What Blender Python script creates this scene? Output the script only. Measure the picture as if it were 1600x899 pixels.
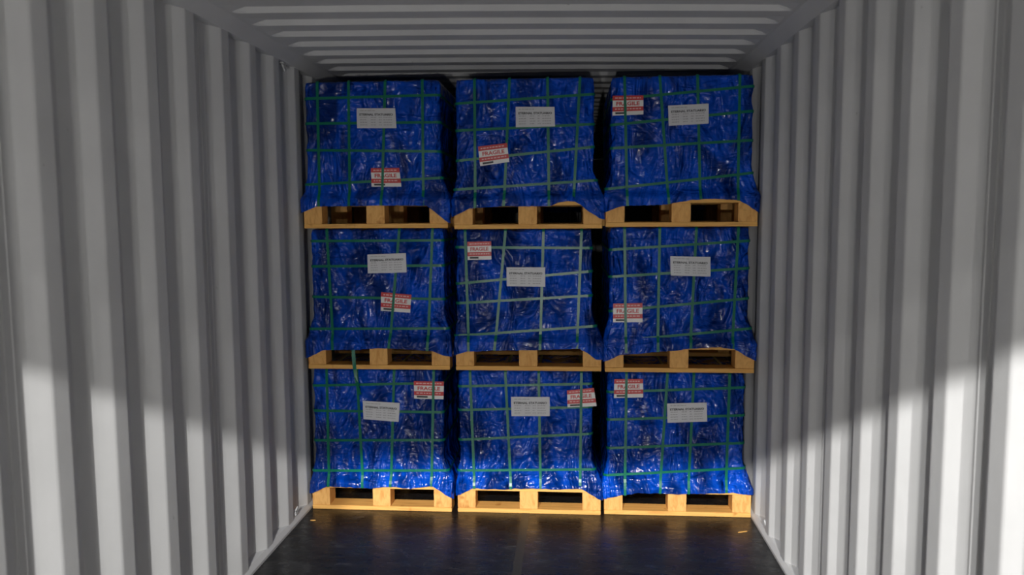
import bpy, bmesh, math, random
import numpy as np
from mathutils import Vector, Matrix

for o in list(bpy.data.objects):
    bpy.data.objects.remove(o)
scn = bpy.context.scene
COL = scn.collection

# ---------------------------------------------------------------- camera
cam_d = bpy.data.cameras.new('camera')
cam_d.sensor_width = 36.0
cam_d.lens = 36.0 * 1209.59 / 1600.0
cam_d.clip_start = 0.02
cam_d.dof.use_dof = True
cam_d.dof.focus_distance = 8.0
cam_d.dof.aperture_fstop = 4.0
cam = bpy.data.objects.new('camera', cam_d)
COL.objects.link(cam)
F = Vector((-0.07550647, 0.99290414, -0.09187027))
R = Vector((0.99714472, 0.07528536, -0.00587501))
U = Vector((-0.00108316, 0.09205156, 0.99575365))
M = Matrix((R, U, -F)).transposed().to_4x4()
M.translation = Vector((0.2272, 0.0, 1.5510))
cam.matrix_world = M
scn.camera = cam

# ---------------------------------------------------------------- exposure and light
scn.view_settings.view_transform = 'Standard'
scn.view_settings.look = 'None'
scn.view_settings.exposure = 0.0
scn.view_settings.gamma = 1.0
scn.view_settings.use_curve_mapping = False

world = bpy.data.worlds.new('night_yard')
scn.world = world
world.use_nodes = True
bgn = world.node_tree.nodes['Background']
bgn.inputs['Color'].default_value = (0.95, 0.97, 1.0, 1)
bgn.inputs['Strength'].default_value = 0.01

DOOR_Y = -0.68        # door end of the container
HEAD_Z = 2.315        # underside of the door header

def lamp(name, loc, power, radius, aim, color=(1, 1, 1), angle=70):
    d = bpy.data.lights.new(name, 'SPOT')
    d.energy = power
    d.shadow_soft_size = radius
    d.spot_size = math.radians(angle)
    d.spot_blend = 0.3
    d.color = color
    o = bpy.data.objects.new(name, d)
    COL.objects.link(o)
    o.location = loc
    v = Vector(aim) - Vector(loc)
    o.rotation_euler = v.to_track_quat('-Z', 'Y').to_euler()
    return o

# work lamps out in the yard, behind the open doors; the door header cuts their beams
WARM = (1.0, 0.985, 0.965)
lamp('flood_lamp', (-1.35, -5.28, HEAD_Z + 0.440 * 4.6), 2850, 0.06, (0.3, 2.5, 0.6), WARM)
lamp('flood_lamp', (0.35, -4.60, HEAD_Z + 0.447 * 3.92), 2000, 0.05, (0.0, 2.5, 0.6), WARM)
lamp('flood_lamp', (-0.60, -4.00, HEAD_Z + 0.345 * 3.3), 110, 0.03, (0.5, 3.0, 1.0), WARM)
# far yard lamps, low and weak
lamp('yard_lamp', (2.00, -12.0, HEAD_Z + 0.1385 * 11.3), 220, 0.08, (-0.8, 2.5, 1.2), (1, 0.99, 0.98))
lamp('yard_lamp', (-2.00, -14.0, HEAD_Z + 0.089 * 13.3), 330, 0.08, (0.8, 2.5, 1.2), (1, 0.97, 0.95))
# head lamps of the fork lift standing before the doors
lamp('head_lamp', (-0.25, -3.30, 0.50), 150, 0.05, (0.0, 3.0, 1.7), (1, 0.98, 0.965), 100)
lamp('head_lamp', (0.35, -3.30, 0.50), 125, 0.05, (0.0, 3.0, 1.7), (1, 0.98, 0.965), 100)

# ---------------------------------------------------------------- material helpers
def mat(name, base, rough=0.5, metal=0.0, spec=0.5):
    m = bpy.data.materials.new(name)
    m.use_nodes = True
    b = m.node_tree.nodes['Principled BSDF']
    b.inputs['Base Color'].default_value = (*base, 1)
    b.inputs['Roughness'].default_value = rough
    b.inputs['Metallic'].default_value = metal
    b.inputs['Specular IOR Level'].default_value = spec
    return m, m.node_tree, b

def noise(nt, scale, detail=4, rough=0.55, vec=None, dist=0.0):
    n = nt.nodes.new('ShaderNodeTexNoise')
    n.inputs['Scale'].default_value = scale
    n.inputs['Detail'].default_value = detail
    n.inputs['Roughness'].default_value = rough
    n.inputs['Distortion'].default_value = dist
    if vec: nt.links.new(vec, n.inputs['Vector'])
    return n

def coords(nt, scale=(1, 1, 1), kind='Object', rnd=False, rot=(0, 0, 0)):
    t = nt.nodes.new('ShaderNodeTexCoord')
    mp = nt.nodes.new('ShaderNodeMapping')
    mp.inputs['Scale'].default_value = scale
    mp.inputs['Rotation'].default_value = rot
    nt.links.new(t.outputs[kind], mp.inputs['Vector'])
    if rnd:
        oi = nt.nodes.new('ShaderNodeObjectInfo')
        mu = nt.nodes.new('ShaderNodeMath'); mu.operation = 'MULTIPLY'
        mu.inputs[1].default_value = 37.0
        nt.links.new(oi.outputs['Random'], mu.inputs[0])
        nt.links.new(mu.outputs[0], mp.inputs['Location'])
    return mp.outputs['Vector']

def ramp(nt, src, stops):
    r = nt.nodes.new('ShaderNodeValToRGB')
    el = r.color_ramp.elements
    while len(el) < len(stops): el.new(0.5)
    for e, (p, c) in zip(el, stops):
        e.position = p
        e.color = (*c, 1) if len(c) == 3 else c
    nt.links.new(src, r.inputs['Fac'])
    return r

def bump(nt, b, src, strength, dist, normal=None):
    n = nt.nodes.new('ShaderNodeBump')
    n.inputs['Strength'].default_value = strength
    n.inputs['Distance'].default_value = dist
    nt.links.new(src, n.inputs['Height'])
    if normal: nt.links.new(normal, n.inputs['Normal'])
    nt.links.new(n.outputs['Normal'], b.inputs['Normal'])
    return n.outputs['Normal']

# painted container steel
m_steel, nt, b = mat('container_paint', (0.60, 0.60, 0.595), 0.7, 0, 0.15)
v = coords(nt)
n1 = noise(nt, 3.0, 6, 0.6, v)
r1 = ramp(nt, n1.outputs['Fac'], [(0.3, (0.55, 0.55, 0.545)), (0.7, (0.61, 0.61, 0.605))])
n2 = noise(nt, 26, 5, 0.7, coords(nt, (1, 1, 0.35)))
r2 = ramp(nt, n2.outputs['Fac'], [(0.0, (0.40, 0.38, 0.36)), (0.24, (0.40, 0.38, 0.36)), (0.30, (1, 1, 1))])
mx = nt.nodes.new('ShaderNodeMix'); mx.data_type = 'RGBA'; mx.blend_type = 'MULTIPLY'
mx.inputs['Factor'].default_value = 0.8
nt.links.new(r1.outputs['Color'], mx.inputs[6]); nt.links.new(r2.outputs['Color'], mx.inputs[7])
nt.links.new(mx.outputs[2], b.inputs['Base Color'])
bump(nt, b, noise(nt, 9, 3, 0.5, v).outputs['Fac'], 0.12, 0.01)

# worn black floor
m_floor, nt, b = mat('black_floor', (0.016, 0.017, 0.018), 0.3, 0, 0.33)
v = coords(nt)
nA = noise(nt, 5.5, 8, 0.65, coords(nt, (1.0, 2.6, 1)), 0.8)
rA = ramp(nt, nA.outputs['Fac'], [(0.40, (0.008, 0.008, 0.0085)), (0.60, (0.014, 0.0145, 0.0155)), (0.72, (0.045, 0.046, 0.048))])
nt.links.new(rA.outputs['Color'], b.inputs['Base Color'])
nB = noise(nt, 14, 6, 0.6, coords(nt, (1.0, 2.0, 1)), 0.6)
rB = nt.nodes.new('ShaderNodeMapRange')
rB.inputs['From Min'].default_value = 0.35; rB.inputs['From Max'].default_value = 0.7
rB.inputs['To Min'].default_value = 0.22; rB.inputs['To Max'].default_value = 0.42
nt.links.new(nB.outputs['Fac'], rB.inputs['Value']); nt.links.new(rB.outputs['Result'], b.inputs['Roughness'])
nC = noise(nt, 30, 5, 0.6, coords(nt, (0.7, 2.2, 1)), 1.2)
bump(nt, b, nC.outputs['Fac'], 0.30, 0.004)
# scuffs: short pale scrapes left by fork tines and boots
nS = noise(nt, 9.0, 5, 0.7, coords(nt, (1.0, 5.5, 1), rot=(0, 0, 0.25)), 1.0)
rS = ramp(nt, nS.outputs['Fac'], [(0.60, (0, 0, 0)), (0.72, (1, 1, 1))])
nM = noise(nt, 2.2, 2, 0.5, coords(nt))
rM = ramp(nt, nM.outputs['Fac'], [(0.42, (0, 0, 0)), (0.60, (1, 1, 1))])
mm = nt.nodes.new('ShaderNodeMath'); mm.operation = 'MULTIPLY'
nt.links.new(rS.outputs['Color'], mm.inputs[0]); nt.links.new(rM.outputs['Color'], mm.inputs[1])
mx = nt.nodes.new('ShaderNodeMix'); mx.data_type = 'RGBA'
nt.links.new(mm.outputs[0], mx.inputs['Factor']); nt.links.new(rA.outputs['Color'], mx.inputs[6])
mx.inputs[7].default_value = (0.085, 0.085, 0.082, 1)
nt.links.new(mx.outputs[2], b.inputs['Base Color'])

m_seam, nt, b = mat('floor_joint', (0.030, 0.029, 0.024), 0.42, 0, 0.35)
bump(nt, b, noise(nt, 40, 4, 0.6, coords(nt, (1, 0.4, 1))).outputs['Fac'], 0.3, 0.003)

m_yard, nt, b = mat('yard_concrete', (0.40, 0.39, 0.37), 0.9)
bump(nt, b, noise(nt, 12, 6, 0.6, coords(nt)).outputs['Fac'], 0.3, 0.01)

# pine, a little different on every board
def wood(name, scale, dark, light):
    m, nt, b = mat(name, light, 0.65, 0, 0.3)
    v = coords(nt, scale, rnd=True)
    n = noise(nt, 5.0, 6, 0.6, v, 1.2)
    r = ramp(nt, n.outputs['Fac'], [(0.32, dark), (0.55, light), (0.78, tuple(min(1, c * 1.1) for c in light))])
    k = noise(nt, 11.0, 2, 0.5, coords(nt, (1, 1, 1), rnd=True), 0.3)
    kr = ramp(nt, k.outputs['Fac'], [(0.66, (1, 1, 1)), (0.76, (0.62, 0.45, 0.30))])
    mx = nt.nodes.new('ShaderNodeMix'); mx.data_type = 'RGBA'; mx.blend_type = 'MULTIPLY'
    mx.inputs['Factor'].default_value = 1.0
    nt.links.new(r.outputs['Color'], mx.inputs[6]); nt.links.new(kr.outputs['Color'], mx.inputs[7])
    nt.links.new(mx.outputs[2], b.inputs['Base Color'])
    bump(nt, b, n.outputs['Fac'], 0.25, 0.003)
    return m
m_board = wood('pine_board', (0.8, 14, 14), (0.68, 0.34, 0.085), (0.84, 0.47, 0.13))
m_block = wood('pine_block', (9, 9, 3), (0.66, 0.31, 0.08), (0.82, 0.45, 0.14))

# blue plastic film: creased, glossy
def film(name, base):
    m, nt, b = mat(name, base, 0.13, 0, 0.42)
    v = coords(nt, (1.6, 1, 0.8), rnd=True)
    c = noise(nt, 3.4, 4, 0.55, v, 0.9)
    r = ramp(nt, c.outputs['Fac'], [(0.36, tuple(x * 0.38 for x in base)), (0.45, tuple(x * 0.65 for x in base)), (0.51, tuple(x * 1.05 for x in base)), (0.68, tuple(x * 1.6 for x in base))])
    nt.links.new(r.outputs['Color'], b.inputs['Base Color'])
    w1 = noise(nt, 3.6, 2, 0.45, coords(nt, (1.9, 1, 0.9), rnd=True, rot=(0, 0.95, 0)), 2.0)
    w2 = noise(nt, 8.0, 3, 0.5, coords(nt, (0.8, 1, 2.2), rnd=True, rot=(0, -0.5, 0)), 1.8)
    n1 = bump(nt, b, w1.outputs['Fac'], 1.0, 0.075)
    bump(nt, b, w2.outputs['Fac'], 0.7, 0.022, n1)
    return m
m_film = film('blue_film', (0.0003, 0.053, 0.41))

m_strap, nt, b = mat('green_strap', (0.003, 0.15, 0.085), 0.30, 0, 0.35)
bump(nt, b, noise(nt, 60, 2, 0.5, coords(nt)).outputs['Fac'], 0.2, 0.002)

m_paper, nt, b = mat('white_label', (0.62, 0.62, 0.63), 0.45, 0, 0.4)
bump(nt, b, noise(nt, 9, 3, 0.5, coords(nt, rnd=True)).outputs['Fac'], 0.3, 0.01)
m_stick, nt, b = mat('sticker_white', (0.72, 0.70, 0.67), 0.35, 0, 0.5)
bump(nt, b, noise(nt, 12, 3, 0.5, coords(nt, rnd=True)).outputs['Fac'], 0.4, 0.01)
m_ink, nt, b = mat('black_ink', (0.02, 0.02, 0.022), 0.5)
m_grey, nt, b = mat('grey_ink', (0.30, 0.30, 0.31), 0.5)
m_red, nt, b = mat('red_ink', (0.50, 0.018, 0.018), 0.4)
m_pale, nt, b = mat('pale_ink', (0.72, 0.42, 0.40), 0.4)

# ---------------------------------------------------------------- mesh helpers
def obj(name, verts, faces, m, parent=None, smooth=False, loc=None):
    me = bpy.data.meshes.new(name)
    me.from_pydata([tuple(map(float, p)) for p in verts], [], faces)
    me.update()
    if m: me.materials.append(m)
    if smooth:
        me.polygons.foreach_set('use_smooth', [True] * len(me.polygons))
    o = bpy.data.objects.new(name, me)
    COL.objects.link(o)
    if loc is not None: o.location = loc
    if parent: o.parent = parent
    return o

class MB:
    def __init__(self): self.v = []; self.f = []
    def box(self, x0, x1, y0, y1, z0, z1):
        n = len(self.v)
        self.v += [(x0, y0, z0), (x1, y0, z0), (x1, y1, z0), (x0, y1, z0), (x0, y0, z1), (x1, y0, z1), (x1, y1, z1), (x0, y1, z1)]
        self.f += [tuple(n + i for i in q) for q in ((0, 3, 2, 1), (4, 5, 6, 7), (0, 1, 5, 4), (1, 2, 6, 5), (2, 3, 7, 6), (3, 0, 4, 7))]
        return self
    def prism(self, pts, axis, a, b):
        """extrude a closed 2-D outline along an axis (0=x,1=y,2=z)"""
        n = len(self.v); k = len(pts)
        for t in (a, b):
            for p, q in pts:
                self.v.append({0: (t, p, q), 1: (p, t, q), 2: (p, q, t)}[axis])
        for i in range(k):
            j = (i + 1) % k
            self.f.append((n + i, n + j, n + k + j, n + k + i))
        self.f.append(tuple(n + i for i in range(k))[::-1])
        self.f.append(tuple(n + k + i for i in range(k)))
        return self
    def tube(self, path, r, seg=8, closed=False):
        n0 = len(self.v); P = [Vector(p) for p in path]; k = len(P)
        for i, p in enumerate(P):
            t = (P[(i + 1) % k] - P[i - 1]) if closed else (P[min(i + 1, k - 1)] - P[max(i - 1, 0)])
            t.normalize()
            a = t.cross(Vector((0.31, 0.2, 0.93))).normalized(); c = t.cross(a)
            for s in range(seg):
                th = 2 * math.pi * s / seg
                self.v.append(tuple(p + (a * math.cos(th) + c * math.sin(th)) * r))
        for i in range(k if closed else k - 1):
            for s in range(seg):
                a0 = n0 + i * seg + s; a1 = n0 + i * seg + (s + 1) % seg
                j = (i + 1) % k
                self.f.append((a0, a1, n0 + j * seg + (s + 1) % seg, n0 + j * seg + s))
        if not closed:
            self.f.append(tuple(n0 + s for s in range(seg))[::-1])
            self.f.append(tuple(n0 + (k - 1) * seg + s for s in range(seg)))
        return self
    def build(self, name, m, parent=None, smooth=False, bev=0.0, loc=None):
        o = obj(name, self.v, self.f, m, parent, smooth, loc)
        bm = bmesh.new(); bm.from_mesh(o.data)
        bmesh.ops.recalc_face_normals(bm, faces=bm.faces)
        if bev:
            bmesh.ops.bevel(bm, geom=bm.edges[:], offset=bev, segments=2, affect='EDGES', clamp_overlap=True)
        bm.to_mesh(o.data); bm.free()
        return o

def tag(o, label=None, cat=None, group=None, kind=None):
    for k, v in (('label', label), ('category', cat), ('group', group), ('kind', kind)):
        if v: o[k] = v
    return o

def empty(name, loc):
    o = bpy.data.objects.new(name, None)
    o.empty_display_size = 0.1
    COL.objects.link(o); o.location = loc
    return o

# ---------------------------------------------------------------- container shell
END_Y = 11.30
WIN = 1.166           # inner face of the corrugation, from the centre line
DEP = 0.036
RAIL_Z = 2.306
ROOF_Z = 2.350

def wall_profile(bend0, joint_after=None):
    """(y, depth) polyline of the side wall; depth 0 = inner face, DEP = outer face"""
    pts = []
    i0 = -10
    ys = []
    for i in range(i0, 36):
        y = bend0 + 0.2752 * i + (0.0184 if joint_after is not None and i > joint_after else 0)
        ys.append(y)
    for i, y in zip(range(i0, 36), ys):
        if y - 0.07 < DOOR_Y + 0.06 or y + 0.15 > END_Y - 0.02: continue
        pts += [(y - 0.068, DEP), (y, 0.0), (y + 0.069, 0.0), (y + 0.137, DEP)]
    pts = [(DOOR_Y + 0.02, DEP)] + pts + [(END_Y, DEP)]
    # soften the bends as the press leaves them
    out = []
    for k, p in enumerate(pts):
        if k in (0, len(pts) - 1): out.append(p); continue
        a, c = Vector(pts[k - 1]), Vector(pts[k + 1]); q = Vector(p)
        r = 0.006
        d1 = (a - q).normalized() * r; d2 = (c - q).normalized() * r
        out += [tuple(q + d1), tuple(q + (d1 + d2) * 0.28), tuple(q + d2)]
    return out

def side_wall(name, side, bend0, joint_after, welds):
    prof = wall_profile(bend0, joint_after)
    V = []; Fc = []
    zs = [0.0, 0.8, 1.6, RAIL_Z + 0.02]
    n = len(prof)
    for off in (0.0, 0.003):
        for z in zs:
            for (y, d) in prof:
                V.append((side * (WIN + d + off), y, z))
    L = len(zs) * n
    for layer in (0, 1):
        for j in range(len(zs) - 1):
            for i in range(n - 1):
                a = layer * L + j * n + i
                q = (a, a + 1, a + n + 1, a + n)
                Fc.append(q if (layer == 0) == (side < 0) else q[::-1])
    top = (len(zs) - 1) * n
    for i in range(n - 1):
        Fc.append((i, i + 1, L + i + 1, L + i)); Fc.append((top + i, top + i + 1, L + top + i + 1, L + top + i))
    mb = MB(); mb.v = V; mb.f = Fc
    for wy in welds:      # panel joints: a lap edge and a weld bead running up the recess
        mb.prism([(side * (WIN + DEP + 0.001), wy - 0.020), (side * (WIN + DEP - 0.003), wy - 0.017), (side * (WIN + DEP - 0.003), wy + 0.010), (side * (WIN + DEP + 0.001), wy + 0.012)], 2, 0.03, RAIL_Z)
        mb.tube([(side * (WIN + DEP - 0.001), wy + 0.012, 0.03), (side * (WIN + DEP - 0.001), wy + 0.012, RAIL_Z)], 0.004, 6)
    return tag(mb.build(name, m_steel), kind='structure')

side_wall('wall_left', -1, 1.9562, 3, (1.850, 2.965))
side_wall('wall_right', 1, 1.7095, None, (1.885, 2.985))

# end wall behind the load
V = []; Fc = []
prof = []
x = -1.15
while x < 1.1:
    prof += [(x, 0.0), (x + 0.11, 0.0), (x + 0.128, 0.045), (x + 0.232, 0.045), (x + 0.25, 0.0)]
    x += 0.25
prof = [p for p in prof if p[0] <= 1.2] + [(1.2, 0.0)]
for z in (0.0, ROOF_Z):
    for (px, d) in prof: V.append((px, END_Y - 0.05 + d, z))
n = len(prof)
Fc = [(i, i + 1, n + i + 1, n + i) for i in range(n - 1)]
eo = obj('wall_back', V, Fc, m_steel); tag(eo, kind='structure')
sm = eo.modifiers.new('thickness', 'SOLIDIFY'); sm.thickness = 0.003

# floor: one black deck with the joint along the middle
MB().box(-1.153, 1.153, DOOR_Y, END_Y, -0.030, 0.0).build('floor', m_floor)
tag(bpy.data.objects['floor'], kind='structure')
MB().box(-0.026, 0.014, DOOR_Y, END_Y - 0.01, -0.002, 0.0012).build('trim_1', m_seam)
tag(bpy.data.objects['trim_1'], kind='structure')

# bottom and top side rails
for k, s in enumerate((-1, 1)):
    o = MB().prism([(s * 1.153, -0.10), (s * 1.153, 0.012), (s * 1.158, 0.018), (s * (WIN + 0.004), 0.030), (s * (WIN + 0.05), 0.042), (s * (WIN + 0.05), -0.10)], 1, DOOR_Y, END_Y).build(f'baseboard_{"left" if s < 0 else "right"}', m_steel)
    tag(o, kind='structure')
    o = MB().prism([(s * (WIN - 0.004), RAIL_Z), (s * (WIN + 0.05), RAIL_Z), (s * (WIN + 0.05), RAIL_Z + 0.065), (s * (WIN - 0.055), RAIL_Z + 0.052), (s * (WIN - 0.055), RAIL_Z + 0.046)], 1, DOOR_Y, END_Y).build(f'trim_{k + 2}', m_steel)
    tag(o, kind='structure')

# roof: pressed ribs across, ending short of the rails
RIB0 = 3.117; PER = 0.2027; HALF = 1.108; SKEW = 0.083
ysamp = []
y = DOOR_Y
offs = [-0.052, -0.045, -0.009, -0.003, 0.003, 0.009, 0.045, 0.052, 0.0975, 0.1035]
keys = set([DOOR_Y, END_Y])
def roof_h(y):
    """0..1 rise of the sheet: the camera-facing slope is centred on RIB0 + k*PER"""
    t = (y - RIB0 + 0.010) % PER
    # low until 0, quick fall facing the door, low, slow rise
    if t < 0.020: return 1 - t / 0.020
    if t < 0.020 + 0.080: return 0.0
    if t < 0.120: return (t - 0.100) / 0.020
    return 1.0
k0 = int((DOOR_Y - RIB0) / PER) - 1
for k in range(k0, k0 + 64):
    for o_ in (-0.012, -0.010, -0.006, 0.006, 0.010, 0.012, 0.088, 0.090, 0.094, 0.106, 0.110, 0.112):
        yy = RIB0 + k * PER + o_
        if DOOR_Y + 0.12 < yy < END_Y - 0.08: keys.add(round(yy, 4))
ysamp = sorted(keys)
xsamp = [-1.17, -1.14, -HALF - 0.005, -HALF + 0.012, -HALF + 0.035, -HALF + 0.07, -0.9, -0.6, -0.3, 0, 0.3, 0.6, 0.9, HALF - 0.07, HALF - 0.035, HALF - 0.012, HALF + 0.005, 1.14, 1.17]
V = []; Fc = []
for yy in ysamp:
    for xx in xsamp:
        a = max(0.0, min(1.0, (HALF - abs(xx)) / 0.07)); a = a * a * (3 - 2 * a)
        h = roof_h(yy) if DOOR_Y + 0.12 < yy < END_Y - 0.08 else 0.0
        sk = SKEW * xx if DOOR_Y + 0.12 < yy < END_Y - 0.08 else 0.0
        V.append((xx, yy + sk, ROOF_Z + 0.020 * h * a + 0.006 * (1 - (xx / 1.16) ** 2)))
n = len(xsamp)
for j in range(len(ysamp) - 1):
    for i in range(n - 1):
        a = j * n + i
        Fc.append((a, a + n, a + n + 1, a + 1))
ro = obj('ceiling', V, Fc, m_steel); tag(ro, kind='structure')
sm = ro.modifiers.new('thickness', 'SOLIDIFY'); sm.thickness = 0.003; sm.offset = -1

# door end frame: header, posts, sill
hd = MB().prism([(DOOR_Y, HEAD_Z), (DOOR_Y, 2.44), (DOOR_Y - 0.10, 2.44), (DOOR_Y - 0.10, HEAD_Z + 0.06), (DOOR_Y - 0.012, HEAD_Z)], 0, -1.22, 1.22)
tag(hd.build('trim_4', m_steel), kind='structure')
for nm, bx_ in (('trim_5', (-1.24, -1.165, DOOR_Y - 0.12, DOOR_Y + 0.03, -0.12, HEAD_Z)),
                ('trim_6', (1.165, 1.24, DOOR_Y - 0.12, DOOR_Y + 0.03, -0.12, HEAD_Z)),
                ('trim_7', (-1.165, 1.165, DOOR_Y - 0.12, DOOR_Y, -0.12, 0.0))):
    tag(MB().box(*bx_).build(nm, m_steel, bev=0.004), kind='structure')
tag(MB().box(-14, 14, -22, 9, -0.22, -0.15).build('ground', m_yard), kind='structure')

# ---------------------------------------------------------------- lashing rings on the rails
def lashing_ring(x, y, z, s, label, up=1):
    t = empty('lashing_ring', (x, y, z))
    tag(t, label, 'ring', 'cargo lashing rings welded to the side rails')
    pl = MB().prism([(-0.020, 0), (0.020, 0), (0.016, 0.010 * up), (-0.016, 0.010 * up)], 0, -0.012, 0.012)
    pl.build('mounting_plate', m_steel, t, bev=0.002)
    pts = []
    for i in range(11):
        th = math.pi * i / 10
        pts.append((-s * 0.004 - s * 0.010 * math.sin(th), -0.018 * math.cos(th), up * (0.006 + 0.034 * math.sin(th))))
    MB().tube(pts, 0.0045, 8).build('ring', m_steel, t, smooth=True)
lashing_ring(-1.178, 3.745, 0.036, -1, 'small grey lashing ring low on the left wall beside the bottom left pallet')
lashing_ring(1.178, 3.71, 0.036, 1, 'small pale lashing ring low on the right wall beside the bottom right pallet')
lashing_ring(-1.178, 3.77, 2.305, -1, 'small grey lashing ring high on the left wall under the roof rail', -1)

# ---------------------------------------------------------------- pallets
PW = 0.374            # half width
PD = 1.02             # depth
def make_pallet():
    t = empty('wooden_pallet', (0, 0, 0))
    for y in (0.0, 0.455, PD - 0.10):
        MB().box(-PW, PW, y, y + 0.105, 0.0, 0.022).build('base_board', m_board, t, bev=0.0015)
    for y in (0.002, 0.457, PD - 0.098):
        for x in (-PW, -0.047, PW - 0.094):
            MB().box(x, x + 0.094, y, y + 0.10, 0.0225, 0.1175).build('block', m_block, t, bev=0.002)
    for i in range(7):
        y = i * (PD - 0.1) / 6
        MB().box(-PW, PW, y, y + 0.10, 0.118, 0.140).build('deck_board', m_board, t, bev=0.0015)
    return t
def copy_tree(o, parent=None):
    c = o.copy(); COL.objects.link(c)
    if parent: c.parent = parent
    for ch in [x for x in bpy.data.objects if x.parent == o and x != c]:
        copy_tree(ch, c)
    return c

COLX = {0: -0.770, 1: 0.010, 2: 0.777}
COLY = {0: 3.915, 1: 3.922, 2: 3.932}
ROWZ = {0: (0.0012, 0.0, 0.0012), 1: (0.760, 0.758, 0.754), 2: (1.494, 1.487, 1.494)}
rown = {0: 'bottom', 1: 'middle', 2: 'top'}
coln = {0: 'left', 1: 'centre', 2: 'right'}
PALLET_LABEL = {
 (0, 0): 'brightly lit pine pallet on the floor at the left, under the lowest left blue crate',
 (0, 1): 'brightly lit pine pallet on the floor in the centre, under the lowest centre blue crate',
 (0, 2): 'brightly lit pine pallet on the floor at the right, under the lowest right blue crate',
 (1, 0): 'dim pine pallet in the middle tier of the left stack, one block crossed by a green strap',
 (1, 1): 'dim pine pallet in the middle tier of the centre stack, between two blue crates',
 (1, 2): 'dim pine pallet in the middle tier of the right stack, deck edge bared',
 (2, 0): 'dark orange pine pallet under the topmost crate of the left stack',
 (2, 1): 'dark orange pine pallet under the topmost crate of the centre stack',
 (2, 2): 'dark orange pine pallet under the topmost crate of the right stack',
}
PALLET_LABEL[(1, 0)] = 'dim pine pallet in the middle tier of the left stack, between two blue crates'
protoP = make_pallet()
first = True
for r in range(3):
    for c in range(3):
        o = protoP if first else copy_tree(protoP)
        first = False
        o.location = (COLX[c], COLY[c], ROWZ[r][c])
        tag(o, PALLET_LABEL[(r, c)], 'pallet', 'pine pallets under the blue crates')

# ---------------------------------------------------------------- wrapped crates
CW = 0.350            # half width of the wrapped block
CD = 0.96             # depth
CR = 0.022            # corner radius

def vnoise(x, y, seed):
    rs = np.random.RandomState(seed)
    T = rs.rand(64, 64)
    xi = np.floor(x).astype(int); yi = np.floor(y).astype(int)
    fx = x - xi; fy = y - yi
    fx = fx * fx * (3 - 2 * fx); fy = fy * fy * (3 - 2 * fy)
    a = T[xi % 64, yi % 64]; b_ = T[(xi + 1) % 64, yi % 64]; c = T[xi % 64, (yi + 1) % 64]; d = T[(xi + 1) % 64, (yi + 1) % 64]
    return (a * (1 - fx) + b_ * fx) * (1 - fy) + (c * (1 - fx) + d * fx) * fy

def ridge(x, z, ang, sx, sz, seed):
    ca, sa = math.cos(ang), math.sin(ang)
    u = x * ca + z * sa; w = -x * sa + z * ca
    wu = vnoise(x * 5, z * 5, seed + 7) * 0.5
    n = vnoise(u * sx + wu + 20, w * sz + wu + 20, seed)
    return (1 - np.abs(2 * n - 1)) ** 2

def wrinkles(x, z, seed):
    rs = random.Random(seed)
    h = np.zeros_like(x)
    for k in range(5):
        m_ = np.clip(vnoise(x * 3 + 9, z * 3 + 9, seed * 13 + k) * 2.2 - 0.7, 0, 1)
        h += ridge(x, z, rs.uniform(-1.3, 1.3), rs.uniform(14, 26), rs.uniform(3, 7), seed * 31 + k) * m_ * 0.6
    h += 0.35 * ridge(x, z, rs.uniform(-0.6, 0.6), 34, 12, seed * 17 + 3)
    return h

def interp(pts, x):
    return np.interp(x, [p[0] for p in pts], [p[1] for p in pts])

def perim_front(nf):
    return np.linspace(-1, 1, nf)

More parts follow.
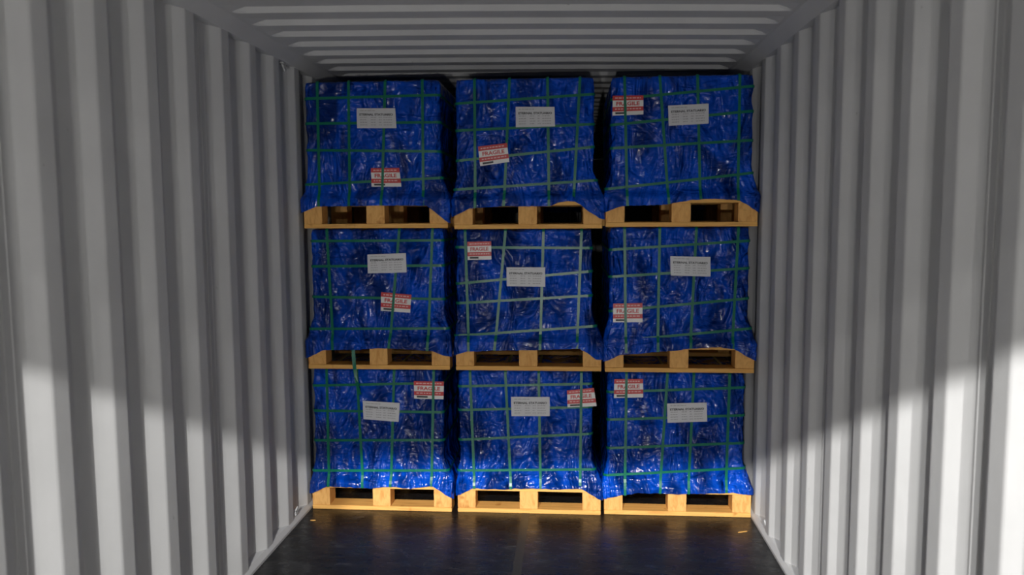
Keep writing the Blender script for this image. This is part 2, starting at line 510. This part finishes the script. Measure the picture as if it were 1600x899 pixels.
def build_wrap(t, data, base, top, seed):
    """closed skirt of film: a dense front with creases, coarser sides, hem hanging over the pallet"""
    deck = 0.141
    nfx, nz = 130, 112
    ht = top - base
    # perimeter: (x, y) unit outline with outward normal, starting front-left going right, around the back
    P = []
    def arc(cx, cy, a0, a1, n):
        for i in range(n):
            a = a0 + (a1 - a0) * i / (n - 1)
            P.append((cx + CR * math.cos(a), cy + CR * math.sin(a), math.cos(a), math.sin(a)))
    for x in np.linspace(-CW + CR, CW - CR, nfx): P.append((x, 0.0, 0, -1))
    arc(CW - CR, CR, -math.pi / 2, 0, 6)
    for y in np.linspace(CR + 0.02, CD - CR, 60): P.append((CW, y, 1, 0))
    arc(CW - CR, CD - CR, 0, math.pi / 2, 5)
    for x in np.linspace(CW - CR, -CW + CR, 20)[1:-1]: P.append((x, CD, 0, 1))
    arc(-CW + CR, CD - CR, math.pi / 2, math.pi, 5)
    for y in np.linspace(CD - CR, CR + 0.02, 60): P.append((-CW, y, -1, 0))
    arc(-CW + CR, CR, math.pi, 1.5 * math.pi, 6)
    P = np.array(P); n = len(P)
    # hem height around the outline
    hem = np.zeros(n)
    front_hem = [(a, b_ - base) for a, b_ in data['hem']]
    k = np.arange(n)
    isf = (P[:, 3] < -0.5)
    hx = np.clip(P[:, 0] / CW, -1, 1) * PW
    hem_front = interp(front_hem, hx)
    side_y = P[:, 1]
    cl, cr_ = front_hem[0][1], front_hem[-1][1]
    drop = np.minimum(side_y, CD - side_y)
    side_hem = 0.130 - 0.045 * np.clip(1 - drop / 0.12, 0, 1)
    start = np.where(P[:, 0] > 0, cr_, cl)
    side_hem = np.where(side_y < CD / 2, 0.130 + (start - 0.130) * np.clip(1 - drop / 0.12, 0, 1), side_hem)
    hem = np.where(isf, hem_front, side_hem)
    hem += 0.003 * (vnoise(k * 0.35 + 3, k * 0.0 + 5, seed + 91) - 0.5)
    # the folded top sags between the upright straps
    vx_top = np.array([a[0] for a, b_ in data['v']]) - data['ox']
    dv = np.min(np.abs(P[:, 0][:, None] - vx_top[None, :]), axis=1)
    sag = np.clip(dv / 0.06, 0, 1) * (0.006 + 0.012 * vnoise(P[:, 0] * 9 + 30, P[:, 0] * 0 + 3, seed + 5))
    htc = ht - np.where(isf, sag, 0.004)
    # columns of heights, same count at every outline point
    tt = np.linspace(0, 1, nz)
    V = np.zeros((nz, n, 3))
    s_arc = np.cumsum(np.r_[0, np.hypot(np.diff(P[:, 0]), np.diff(P[:, 1]))])
    for j, q in enumerate(tt):
        z = hem + (htc - hem) * q
        fl = np.clip((deck + 0.052 - z) / 0.050, 0, 1); fl = fl * fl * (3 - 2 * fl)
        fx = np.clip((0.142 + 0.16 - z) / 0.16, 0, 1); fx = fx * fx * (3 - 2 * fx)
        sx = (CW + (PW + 0.011 - CW) * fx) / CW
        xx = P[:, 0] * sx + data['ox'] * (1 - fx)
        cy = CD / 2; hy = CD / 2
        # front of the crate stands 12 mm behind the pallet front
        yy = np.where(P[:, 1] < cy, 0.012 + P[:, 1] - fl * 0.019 * (1 - P[:, 1] / cy), 0.012 + P[:, 1])
        # creases, held flat under each strap
        wr = wrinkles(s_arc, z, seed) if j % 1 == 0 else 0
        pin = np.ones(n)
        for a, b_ in data['h']:
            sz = np.interp(P[:, 0], [a[0], b_[0]], [a[1] - base, b_[1] - base])
            pin = np.minimum(pin, np.clip((np.abs(z - sz) - 0.006) / 0.045, 0, 1))
        for a, b_ in data['v']:
            vx = a[0] + (b_[0] - a[0]) * np.clip((a[1] - base - z) / max(0.01, a[1] - b_[1]), 0, 1)
            pinv = np.clip((np.abs(P[:, 0] + data['ox'] - vx) - 0.006) / 0.045, 0, 1)
            pin = np.where(isf, np.minimum(pin, pinv), pin)
        pin = pin * pin * (3 - 2 * pin)
        topf = np.clip((htc - z) / 0.02, 0, 1)
        wc = np.clip(wr, 0, 1.15) / 1.15
        amp = np.where(isf, 0.024, 0.009)
        d_up = -0.0012 - pin * (1 - wc) * amp
        d_low = 0.0005 + pin * wc * np.where(isf, 0.010, 0.0004)
        d = (d_up * (1 - fl) + d_low * fl) * topf
        ins = (1 - topf) * 0.008
        V[j, :, 0] = xx + P[:, 2] * (d - ins)
        V[j, :, 1] = yy + P[:, 3] * (d - ins)
        V[j, :, 2] = z
    verts = V.reshape(-1, 3).tolist()
    faces = []
    for j in range(nz - 1):
        for i in range(n):
            i2 = (i + 1) % n
            faces.append((j * n + i, j * n + i2, (j + 1) * n + i2, (j + 1) * n + i))
    tc = len(verts)
    ring = V[-1]
    inner = []
    for i in range(n):
        p = ring[i]; verts.append((data['ox'] + (p[0] - data['ox']) * 0.96, 0.012 + CD / 2 + (p[1] - CD / 2 - 0.012) * 0.96, ht + 0.001)); inner.append(tc + i)
    for i in range(n):
        i2 = (i + 1) % n
        faces.append(((nz - 1) * n + i, (nz - 1) * n + i2, tc + i2, tc + i))
    cidx = len(verts); verts.append((0, 0.012 + CD / 2, ht + 0.001))
    for i in range(n):
        faces.append((tc + i, tc + (i + 1) % n, cidx))
    # closed underside at deck height keeps light out
    V0 = len(verts)
    for i in range(n): verts.append((P[i, 0] * 0.98, 0.016 + P[i, 1] * 0.98, deck + 0.001))
    cidx = len(verts); verts.append((0, 0.012 + CD / 2, deck + 0.001))
    for i in range(n): faces.append((V0 + (i + 1) % n, V0 + i, cidx))
    return obj('film_wrap', verts, faces, m_film, t, smooth=True)

def ribbon(name, path, normals, wdir, w, th, m, parent):
    """flat strap: rectangular section swept along a path; wdir = width direction per point"""
    V = []; Fc = []; k = len(path)
    for p, nn, wd in zip(path, normals, wdir):
        p = Vector(p); nn = Vector(nn); wd = Vector(wd)
        for a, b_ in ((-1, 0), (1, 0), (1, 1), (-1, 1)):
            V.append(tuple(p + wd * (a * w / 2) + nn * (b_ * th)))
    for i in range(k - 1):
        for s in range(4):
            a0 = i * 4 + s; a1 = i * 4 + (s + 1) % 4
            Fc.append((a0, a1, a1 + 4, a0 + 4))
    Fc.append((3, 2, 1, 0)); e = (k - 1) * 4; Fc.append((e, e + 1, e + 2, e + 3))
    mb = MB(); mb.v = V; mb.f = Fc
    return mb.build(name, m, parent)

def front_y(z, deck=0.141):
    fl = min(1, max(0, (deck + 0.052 - z) / 0.050)); fl = fl * fl * (3 - 2 * fl)
    return 0.012 - 0.019 * fl

def h_strap(t, a, b_, base, ox):
    off = 0.0022; r = CR + off
    za, zb = a[1] - base, b_[1] - base
    path, nr, wd = [], [], []
    def add(x, y, nx, ny):
        z = za + (zb - za) * (x + CW) / (2 * CW)
        fx = min(1.0, max(0.0, (0.142 + 0.16 - z) / 0.16)); fx = fx * fx * (3 - 2 * fx)
        x = x * (CW + (PW + 0.011 - CW) * fx) / CW + ox * (1 - fx)
        path.append((x, y, z)); nr.append((nx, ny, 0)); wd.append((0, 0, 1))
    y0 = 0.012
    for x in np.linspace(-CW + CR, CW - CR, 40):
        sag = 0.0008 * math.sin(x * 23 + za * 9)
        add(x, y0 - off + sag, 0, -1)
    def arc(cx, cy, a0):
        for i in range(1, 6):
            th = a0 + math.pi / 2 * i / 6
            add(cx + r * math.cos(th), cy + r * math.sin(th), math.cos(th), math.sin(th))
    arc(CW - CR, y0 + CR, -math.pi / 2); add(CW + off, y0 + CR, 1, 0); add(CW + off, y0 + CD - CR, 1, 0)
    arc(CW - CR, y0 + CD - CR, 0); add(CW - CR, y0 + CD + off, 0, 1); add(-CW + CR, y0 + CD + off, 0, 1)
    arc(-CW + CR, y0 + CD - CR, math.pi / 2); add(-CW - off, y0 + CD - CR, -1, 0); add(-CW - off, y0 + CR, -1, 0)
    arc(-CW + CR, y0 + CR, math.pi); add(-CW + CR, y0 - off, 0, -1)
    return ribbon('strap', path, nr, wd, 0.0130, 0.0009, m_strap, t)

def v_strap(t, a, b_, base, ht, hemz, off=0.0051, w=0.0135, x_top=None):
    x0, z0 = a[0], a[1] - base
    x1, z1 = b_[0], b_[1] - base
    path, nr, wd = [], [], []
    hz = max(0.10, hemz)
    for z in np.linspace(hz, ht - 0.012, 40):
        x = x1 + (x0 - x1) * (z - z1) / (z0 - z1)
        path.append((x, front_y(z) - off + 0.0006 * math.sin(z * 31 + x * 11), z)); nr.append((0, -1, 0)); wd.append((1, 0, 0))
    xt = path[-1][0]
    for i in range(1, 6):
        th = math.pi / 2 * i / 6
        path.append((xt, 0.012 + 0.012 - (0.012 + off) * math.cos(th), ht - 0.012 + (0.012 + 0.0035) * math.sin(th))); nr.append((0, -math.cos(th), math.sin(th))); wd.append((1, 0, 0))
    path.append((xt, 0.03, ht + 0.0022)); nr.append((0, 0, 1)); wd.append((1, 0, 0))
    path.append((xt, CD - 0.01, ht + 0.0022)); nr.append((0, 0, 1)); wd.append((1, 0, 0))
    path.append((xt, 0.012 + CD + 0.003, ht - 0.012)); nr.append((0, 1, 0)); wd.append((1, 0, 0))
    path.append((xt, 0.012 + CD + 0.003, 0.142)); nr.append((0, 1, 0)); wd.append((1, 0, 0))
    return ribbon('strap', path, nr, wd, w, 0.0009, m_strap, t)

def text_mesh(body, size, bold=0.0):
    cu = bpy.data.curves.new('lettering', 'FONT')
    cu.body = body; cu.size = size; cu.align_x = 'CENTER'; cu.align_y = 'CENTER'; cu.offset = bold
    cu.resolution_u = 2
    o = bpy.data.objects.new('lettering', cu)
    COL.objects.link(o)
    dg = bpy.context.evaluated_depsgraph_get(); dg.update()
    me = bpy.data.meshes.new_from_object(o.evaluated_get(dg))
    V = [tuple(v_.co) for v_ in me.vertices]; Fc = [tuple(p.vertices) for p in me.polygons]
    bpy.data.objects.remove(o); bpy.data.meshes.remove(me); bpy.data.curves.remove(cu)
    return V, Fc
TXT_MAIN = text_mesh('ETERNAL STATUARIO', 1.0, 0.040)
TXT_FRAG = text_mesh('FRAGILE', 1.0, 0.035)

def quad_map(q, base):
    """bilinear map of (u, v) in 0..1 onto the measured corners (tl, tr, br, bl)"""
    tl, tr, br, bl = [Vector((p[0], p[1] - base)) for p in q]
    def f(u, w):
        p = (bl * (1 - u) + br * u) * (1 - w) + (tl * (1 - u) + tr * u) * w
        return p
    return f

def decal(name, f, y, m, parent, u0=0, u1=1, w0=0, w1=1, th=0.0004, curl=0.0008, seed=0, nu=14, nw=8):
    V = []; Fc = []
    for layer in (0, 1):
        for j in range(nw + 1):
            for i in range(nu + 1):
                u = u0 + (u1 - u0) * i / nu; w = w0 + (w1 - w0) * j / nw
                p = f(u, w)
                yy = y - curl * (math.sin(u * 5 + seed) * math.sin(w * 4 + seed * 2)) - (0 if layer else th)
                V.append((p.x, yy, p.y))
    n = nu + 1; L = n * (nw + 1)
    for layer in (0, 1):
        for j in range(nw):
            for i in range(nu):
                a = layer * L + j * n + i
                q = (a, a + 1, a + n + 1, a + n)
                Fc.append(q if layer == 0 else q[::-1])
    for i in range(nu):
        Fc.append((i, L + i, L + i + 1, i + 1)); e = nw * n + i; Fc.append((e, e + 1, L + e + 1, L + e))
    for j in range(nw):
        e = j * n; Fc.append((e, e + n, L + e + n, L + e)); e = j * n + nu; Fc.append((e, L + e, L + e + n, e + n))
    return obj(name, V, Fc, m, parent)

def bars_mesh(rects, f, y, curl, seed):
    """rows of small print: each too blurred to read, laid just over the paper"""
    V = []; Fc = []
    for (u0, u1, w0, w1) in rects:
        nseg = max(1, int((u1 - u0) / 0.08))
        for i in range(nseg + 1):
            for w in (w0, w1):
                u = u0 + (u1 - u0) * i / nseg
                p = f(u, w)
                V.append((p.x, y - curl * (math.sin(u * 5 + seed) * math.sin(w * 4 + seed * 2)), p.y))
        b0 = len(V) - 2 * (nseg + 1)
        for i in range(nseg):
            Fc.append((b0 + 2 * i, b0 + 2 * i + 2, b0 + 2 * i + 3, b0 + 2 * i + 1))
    return V, Fc

def print_verts(txt, f, y, u0, u1, wc, hgt, curl, seed):
    V, Fc = txt
    xs = [p[0] for p in V]; ys = [p[1] for p in V]
    x0, x1, y0, y1 = min(xs), max(xs), min(ys), max(ys)
    out = []
    for p in V:
        u = u0 + (u1 - u0) * (p[0] - x0) / (x1 - x0)
        w = wc + hgt * ((p[1] - y0) / (y1 - y0) - 0.5)
        q = f(u, w)
        out.append((q.x, y - curl * (math.sin(u * 5 + seed) * math.sin(w * 4 + seed * 2)), q.y))
    return out, Fc

def ink_on(o, layers):
    """printing stays in the label's own mesh: faces just above the paper with an ink material"""
    me = o.data
    V = [tuple(v_.co) for v_ in me.vertices]; Fc = [tuple(p.vertices) for p in me.polygons]; mi = [0] * len(Fc)
    mats = [me.materials[0]]
    for (vv, ff), m in layers:
        k = len(V); V += vv; Fc += [tuple(a + k for a in q) for q in ff]
        if m not in mats: mats.append(m)
        mi += [mats.index(m)] * len(ff)
    nm = bpy.data.meshes.new(o.name)
    nm.from_pydata(V, [], Fc); nm.update()
    for m in mats: nm.materials.append(m)
    nm.polygons.foreach_set('material_index', mi)
    o.data = nm
    bpy.data.meshes.remove(me)

def shipping_label(t, q, base, seed):
    f = quad_map(q, base); y = 0.012 - 0.0074; c = 0.0010
    lab = decal('shipping_label', f, y, m_paper, t, curl=c, seed=seed)
    lab['label'] = 'white shipping label with a bold black line of print'
    rs = random.Random(seed * 5 + 1)
    rects = []
    u = 0.08
    while u < 0.46:
        l = rs.uniform(0.05, 0.12); rects.append((u, min(u + l, 0.48), 0.865, 0.895)); u += l + 0.018
    for w in (0.53, 0.40, 0.275, 0.145):
        for (a, b_) in ((0.08, 0.26), (0.36, 0.50), (0.56, 0.64), (0.68, 0.90)):
            u = a
            while u < b_ - 0.02:
                l = rs.uniform(0.03, 0.07); rects.append((u, min(u + l, b_), w, w + 0.032)); u += l + 0.014
    ink_on(lab, [(print_verts(TXT_MAIN, f, y - 0.0009, 0.07, 0.93, 0.685, 0.115, c, seed), m_ink),
                 (bars_mesh(rects, f, y - 0.0009, c, seed), m_grey)])

def fragile_sticker(t, q, base, seed, lift):
    f = quad_map(q, base); y = 0.012 - lift; c = 0.0002
    lab = decal('fragile_sticker', f, y, m_stick, t, th=0.0003, curl=c, seed=seed)
    lab['label'] = 'red and white fragile sticker'
    rs = random.Random(seed)
    rects = []
    for w in (0.85, 0.29):
        u = 0.08
        while u < 0.9:
            l = rs.uniform(0.05, 0.11); rects.append((u, min(u + l, 0.92), w, w + 0.06)); u += l + 0.03
    ink_on(lab, [(bars_mesh([(0.0, 1.0, 0.76, 1.0), (0.0, 1.0, 0.20, 0.43)], f, y - 0.00042, c, seed), m_red),
                 (print_verts(TXT_FRAG, f, y - 0.00042, 0.12, 0.88, 0.595, 0.21, c, seed), m_red),
                 (bars_mesh(rects, f, y - 0.00050, c, seed), m_pale),
                 (bars_mesh([(0.09, 0.46, 0.06, 0.16)], f, y - 0.00042, c, seed), m_ink)])

# outline of each crate's straps, labels and hem on its own front plane: [x from the crate's centre, height]
DATA = {
(0, 0) : {"h":[[[-0.365,0.667],[0.345,0.689]],[[-0.369,0.533],[0.343,0.533]],[[-0.374,0.372],[0.346,0.384]],[[-0.379,0.207],[0.349,0.222]]],"v":[[[-0.28,0.729],[-0.283,0.126]],[[-0.119,0.757],[-0.099,0.127]],[[0.079,0.732],[0.05,0.126]],[[0.288,0.734],[0.267,0.134]]],"label":[[-0.09,0.59],[0.107,0.581],[0.099,0.48],[-0.088,0.492]],"frag":[[0.183,0.697],[0.341,0.696],[0.338,0.602],[0.183,0.605]],"hem":[[-0.373,0.084],[-0.281,0.128],[-0.157,0.128],[-0.07,0.122],[0.016,0.135],[0.153,0.127],[0.262,0.143],[0.299,0.12],[0.376,0.07]]} ,
(0, 1) : {"h":[[[-0.372,0.67],[0.337,0.691]],[[-0.374,0.544],[0.328,0.57]],[[-0.373,0.385],[0.338,0.429]],[[-0.375,0.22],[0.339,0.24]]],"v":[[[-0.302,0.724],[-0.285,0.13]],[[-0.118,0.726],[-0.093,0.13]],[[0.054,0.728],[0.062,0.13]],[[0.273,0.73],[0.267,0.138]]],"label":[[-0.09,0.619],[0.11,0.621],[0.11,0.52],[-0.088,0.517]],"frag":[[0.199,0.655],[0.337,0.67],[0.351,0.575],[0.202,0.566]],"hem":[[-0.374,0.085],[-0.282,0.132],[-0.121,0.129],[0.013,0.142],[0.113,0.134],[0.263,0.144],[0.306,0.114],[0.375,0.078]]} ,
(0, 2) : {"h":[[[-0.368,0.646],[0.332,0.678]],[[-0.367,0.501],[0.343,0.534]],[[-0.367,0.35],[0.346,0.39]],[[-0.366,0.206],[0.349,0.259]]],"v":[[[-0.264,0.724],[-0.268,0.119]],[[-0.057,0.732],[-0.089,0.123]],[[0.076,0.734],[0.056,0.122]],[[0.255,0.735],[0.247,0.126]]],"label":[[-0.057,0.591],[0.142,0.599],[0.146,0.5],[-0.054,0.491]],"frag":[[-0.326,0.714],[-0.18,0.717],[-0.178,0.621],[-0.327,0.616]],"hem":[[-0.385,0.084],[-0.289,0.104],[-0.191,0.123],[0.005,0.12],[0.135,0.126],[0.264,0.133],[0.38,0.122]]} ,
(1, 0) : {"h":[[[-0.344,1.428],[0.369,1.43]],[[-0.348,1.297],[0.367,1.301]],[[-0.353,1.138],[0.364,1.127]],[[-0.365,0.969],[0.362,0.975]]],"v":[[[-0.258,1.481],[-0.239,0.868]],[[0.121,1.479],[0.058,0.871]],[[0.293,1.478],[0.26,0.872]]],"label":[[-0.047,1.358],[0.154,1.365],[0.156,1.266],[-0.047,1.261]],"frag":[[0.02,1.163],[0.178,1.15],[0.17,1.056],[0.016,1.067]],"hem":[[-0.368,0.816],[-0.278,0.861],[-0.104,0.865],[0.005,0.873],[0.166,0.867],[0.28,0.858],[0.333,0.838],[0.386,0.825]]} ,
(1, 1) : {"h":[[[-0.373,1.394],[0.315,1.388]],[[-0.376,1.206],[0.315,1.271]],[[-0.374,1.105],[0.316,1.147]],[[-0.376,0.935],[0.316,0.991]]],"v":[[[-0.32,1.477],[-0.307,0.862]],[[-0.113,1.476],[-0.173,0.863]],[[0.08,1.475],[0.061,0.865]],[[0.272,1.475],[0.249,0.866]]],"label":[[-0.109,1.291],[0.088,1.291],[0.088,1.191],[-0.108,1.195]],"frag":[[-0.309,1.421],[-0.187,1.424],[-0.186,1.331],[-0.308,1.329]],"hem":[[-0.405,0.824],[-0.311,0.855],[-0.182,0.863],[0.049,0.868],[0.251,0.876],[0.294,0.853],[0.336,0.82]]} ,
(1, 2) : {"h":[[[-0.36,1.378],[0.335,1.422]],[[-0.359,1.241],[0.338,1.285]],[[-0.358,1.065],[0.358,1.133]],[[-0.357,0.907],[0.361,0.981]]],"v":[[[-0.279,1.473],[-0.268,0.86]],[[-0.104,1.473],[-0.108,0.864]],[[0.077,1.472],[0.055,0.869]],[[0.283,1.471],[0.264,0.877]]],"label":[[-0.051,1.346],[0.148,1.341],[0.15,1.243],[-0.047,1.248]],"frag":[[-0.334,1.105],[-0.187,1.108],[-0.185,1.01],[-0.334,1.009]],"hem":[[-0.375,0.805],[-0.291,0.843],[-0.069,0.864],[0.052,0.878],[0.186,0.887],[0.265,0.878],[0.313,0.847],[0.377,0.812]]} ,
(2, 0) : {"h":[[[-0.352,2.153],[0.34,2.16]],[[-0.356,2.028],[0.338,2.025]],[[-0.36,1.894],[0.339,1.879]],[[-0.366,1.718],[0.337,1.747]]],"v":[[[-0.287,2.224],[-0.291,1.622]],[[-0.125,2.221],[-0.133,1.621]],[[0.063,2.217],[0.034,1.62]],[[0.253,2.23],[0.249,1.618]]],"label":[[-0.085,2.1],[0.113,2.097],[0.118,1.998],[-0.085,2.001]],"frag":[[-0.019,1.799],[0.127,1.799],[0.137,1.704],[-0.018,1.705]],"hem":[[-0.382,1.567],[-0.297,1.606],[-0.086,1.607],[0.13,1.609],[0.262,1.605],[0.298,1.576],[0.369,1.517]]} ,
(2, 1) : {"h":[[[-0.354,2.116],[0.331,2.152]],[[-0.361,1.982],[0.328,2.005]],[[-0.363,1.831],[0.332,1.893]],[[-0.365,1.686],[0.333,1.728]]],"v":[[[-0.264,2.21],[-0.266,1.61]],[[-0.089,2.207],[-0.12,1.609]],[[0.102,2.203],[0.108,1.608]],[[0.261,2.2],[0.231,1.619]]],"label":[[-0.058,2.095],[0.136,2.092],[0.139,1.996],[-0.057,1.994]],"frag":[[-0.249,1.901],[-0.103,1.917],[-0.091,1.823],[-0.239,1.804]],"hem":[[-0.369,1.549],[-0.283,1.591],[-0.111,1.601],[0.109,1.599],[0.148,1.617],[0.196,1.626],[0.231,1.622],[0.263,1.603],[0.285,1.581],[0.36,1.532]]} ,
(2, 2) : {"h":[[[-0.359,2.125],[0.35,2.179]],[[-0.358,2.0],[0.353,2.059]],[[-0.358,1.886],[0.356,1.917]],[[-0.357,1.683],[0.36,1.758]]],"v":[[[-0.284,2.204],[-0.267,1.611]],[[-0.11,2.201],[-0.062,1.61]],[[0.072,2.198],[0.094,1.615]],[[0.275,2.2],[0.277,1.62]]],"label":[[-0.071,2.09],[0.126,2.097],[0.128,2.0],[-0.066,1.992]],"frag":[[-0.343,2.143],[-0.192,2.142],[-0.191,2.05],[-0.343,2.046]],"hem":[[-0.376,1.564],[-0.287,1.598],[-0.078,1.603],[0.041,1.625],[0.141,1.632],[0.272,1.623],[0.31,1.601],[0.379,1.55]]} ,
}
CRATE_LABEL = {
 (0, 0): 'blue film wrapped crate, lowest of the left stack, fragile sticker at its upper right',
 (0, 1): 'blue film wrapped crate, lowest of the centre stack, tilted fragile sticker on its right edge',
 (0, 2): 'blue film wrapped crate, lowest of the right stack, fragile sticker at its upper left',
 (1, 0): 'blue film wrapped crate, middle of the left stack, fragile sticker below its white label',
 (1, 1): 'blue film wrapped crate in the centre of all nine, fragile sticker at its upper left',
 (1, 2): 'blue film wrapped crate, middle of the right stack, fragile sticker at its lower left',
 (2, 0): 'dark blue film wrapped crate, topmost of the left stack, fragile sticker near its lower edge',
 (2, 1): 'dark blue film wrapped crate, topmost of the centre stack, tilted fragile sticker left of middle',
 (2, 2): 'dark blue film wrapped crate topping the right stack, fragile sticker at upper left',
}
for (r, c), data in DATA.items():
    base = ROWZ[r][c]
    top = (ROWZ[r + 1][c] - 0.0040) if r < 2 else 2.238
    seed = 11 + r * 3 + c
    # the block sits a little off the pallet's middle, as its bands show
    data['ox'] = max(-0.022, min(0.0, sum(a[0] + b_[0] for a, b_ in data['h']) / (2 * len(data['h']))))
    t = empty('wrapped_crate', (COLX[c], COLY[c], base))
    tag(t, CRATE_LABEL[(r, c)], 'crate', 'blue wrapped crates stacked on pallets')
    build_wrap(t, data, base, top, seed)
    ht = top - base
    hemf = [(a, b_ - base) for a, b_ in data['hem']]
    for a, b_ in data['h']: h_strap(t, a, b_, base, data['ox'])
    for k, (a, b_) in enumerate(data['v']):
        hz = float(np.interp(b_[0], [p[0] for p in hemf], [p[1] for p in hemf]))
        v_strap(t, a, b_, base, ht, hz)
    shipping_label(t, data['label'], base, seed)
    fragile_sticker(t, data['frag'], base, seed, 0.0066 if (r, c) == (2, 1) else 0.0043)
    if (r, c) == (1, 0):      # loose strap end hanging down past the pallet
        pts = [(-0.131, -0.0065, 0.118), (-0.130, -0.0080, 0.09), (-0.128, -0.0085, 0.05), (-0.126, -0.0075, 0.01), (-0.122, -0.0050, -0.03), (-0.116, -0.0020, -0.075), (-0.108, 0.0, -0.118), (-0.104, 0.0015, -0.135)]
        tw = [0.0, 0.1, 0.3, 0.4, 0.2, -0.2, -0.25, -0.1]
        o = ribbon('strap', pts, [(math.sin(a), -math.cos(a), 0) for a in tw], [(math.cos(a), math.sin(a), 0) for a in tw], 0.018, 0.0009, m_strap, t)
        o['label'] = 'loose green strap end hanging down past the pallet'

# ---------------------------------------------------------------- bits lying on the floor
def splinter(x, y, rz, l, label):
    mb = MB()
    mb.prism([(-l, -0.002), (-l * 0.3, -0.004), (l, -0.001), (l * 0.9, 0.002), (0, 0.004), (-l * 0.8, 0.003)], 2, 0.0, 0.003)
    o = mb.build('wood_splinter', m_board, loc=(x, y, 0.0))
    o.rotation_euler.z = rz
    tag(o, label, 'splinter')
splinter(1.069, 3.745, 0.35, 0.026, 'pale wood splinter on the black floor in front of the right pallet')
splinter(-1.09, 3.76, 0.0, 0.014, 'tiny pale wood splinter on the black floor near the left wall')
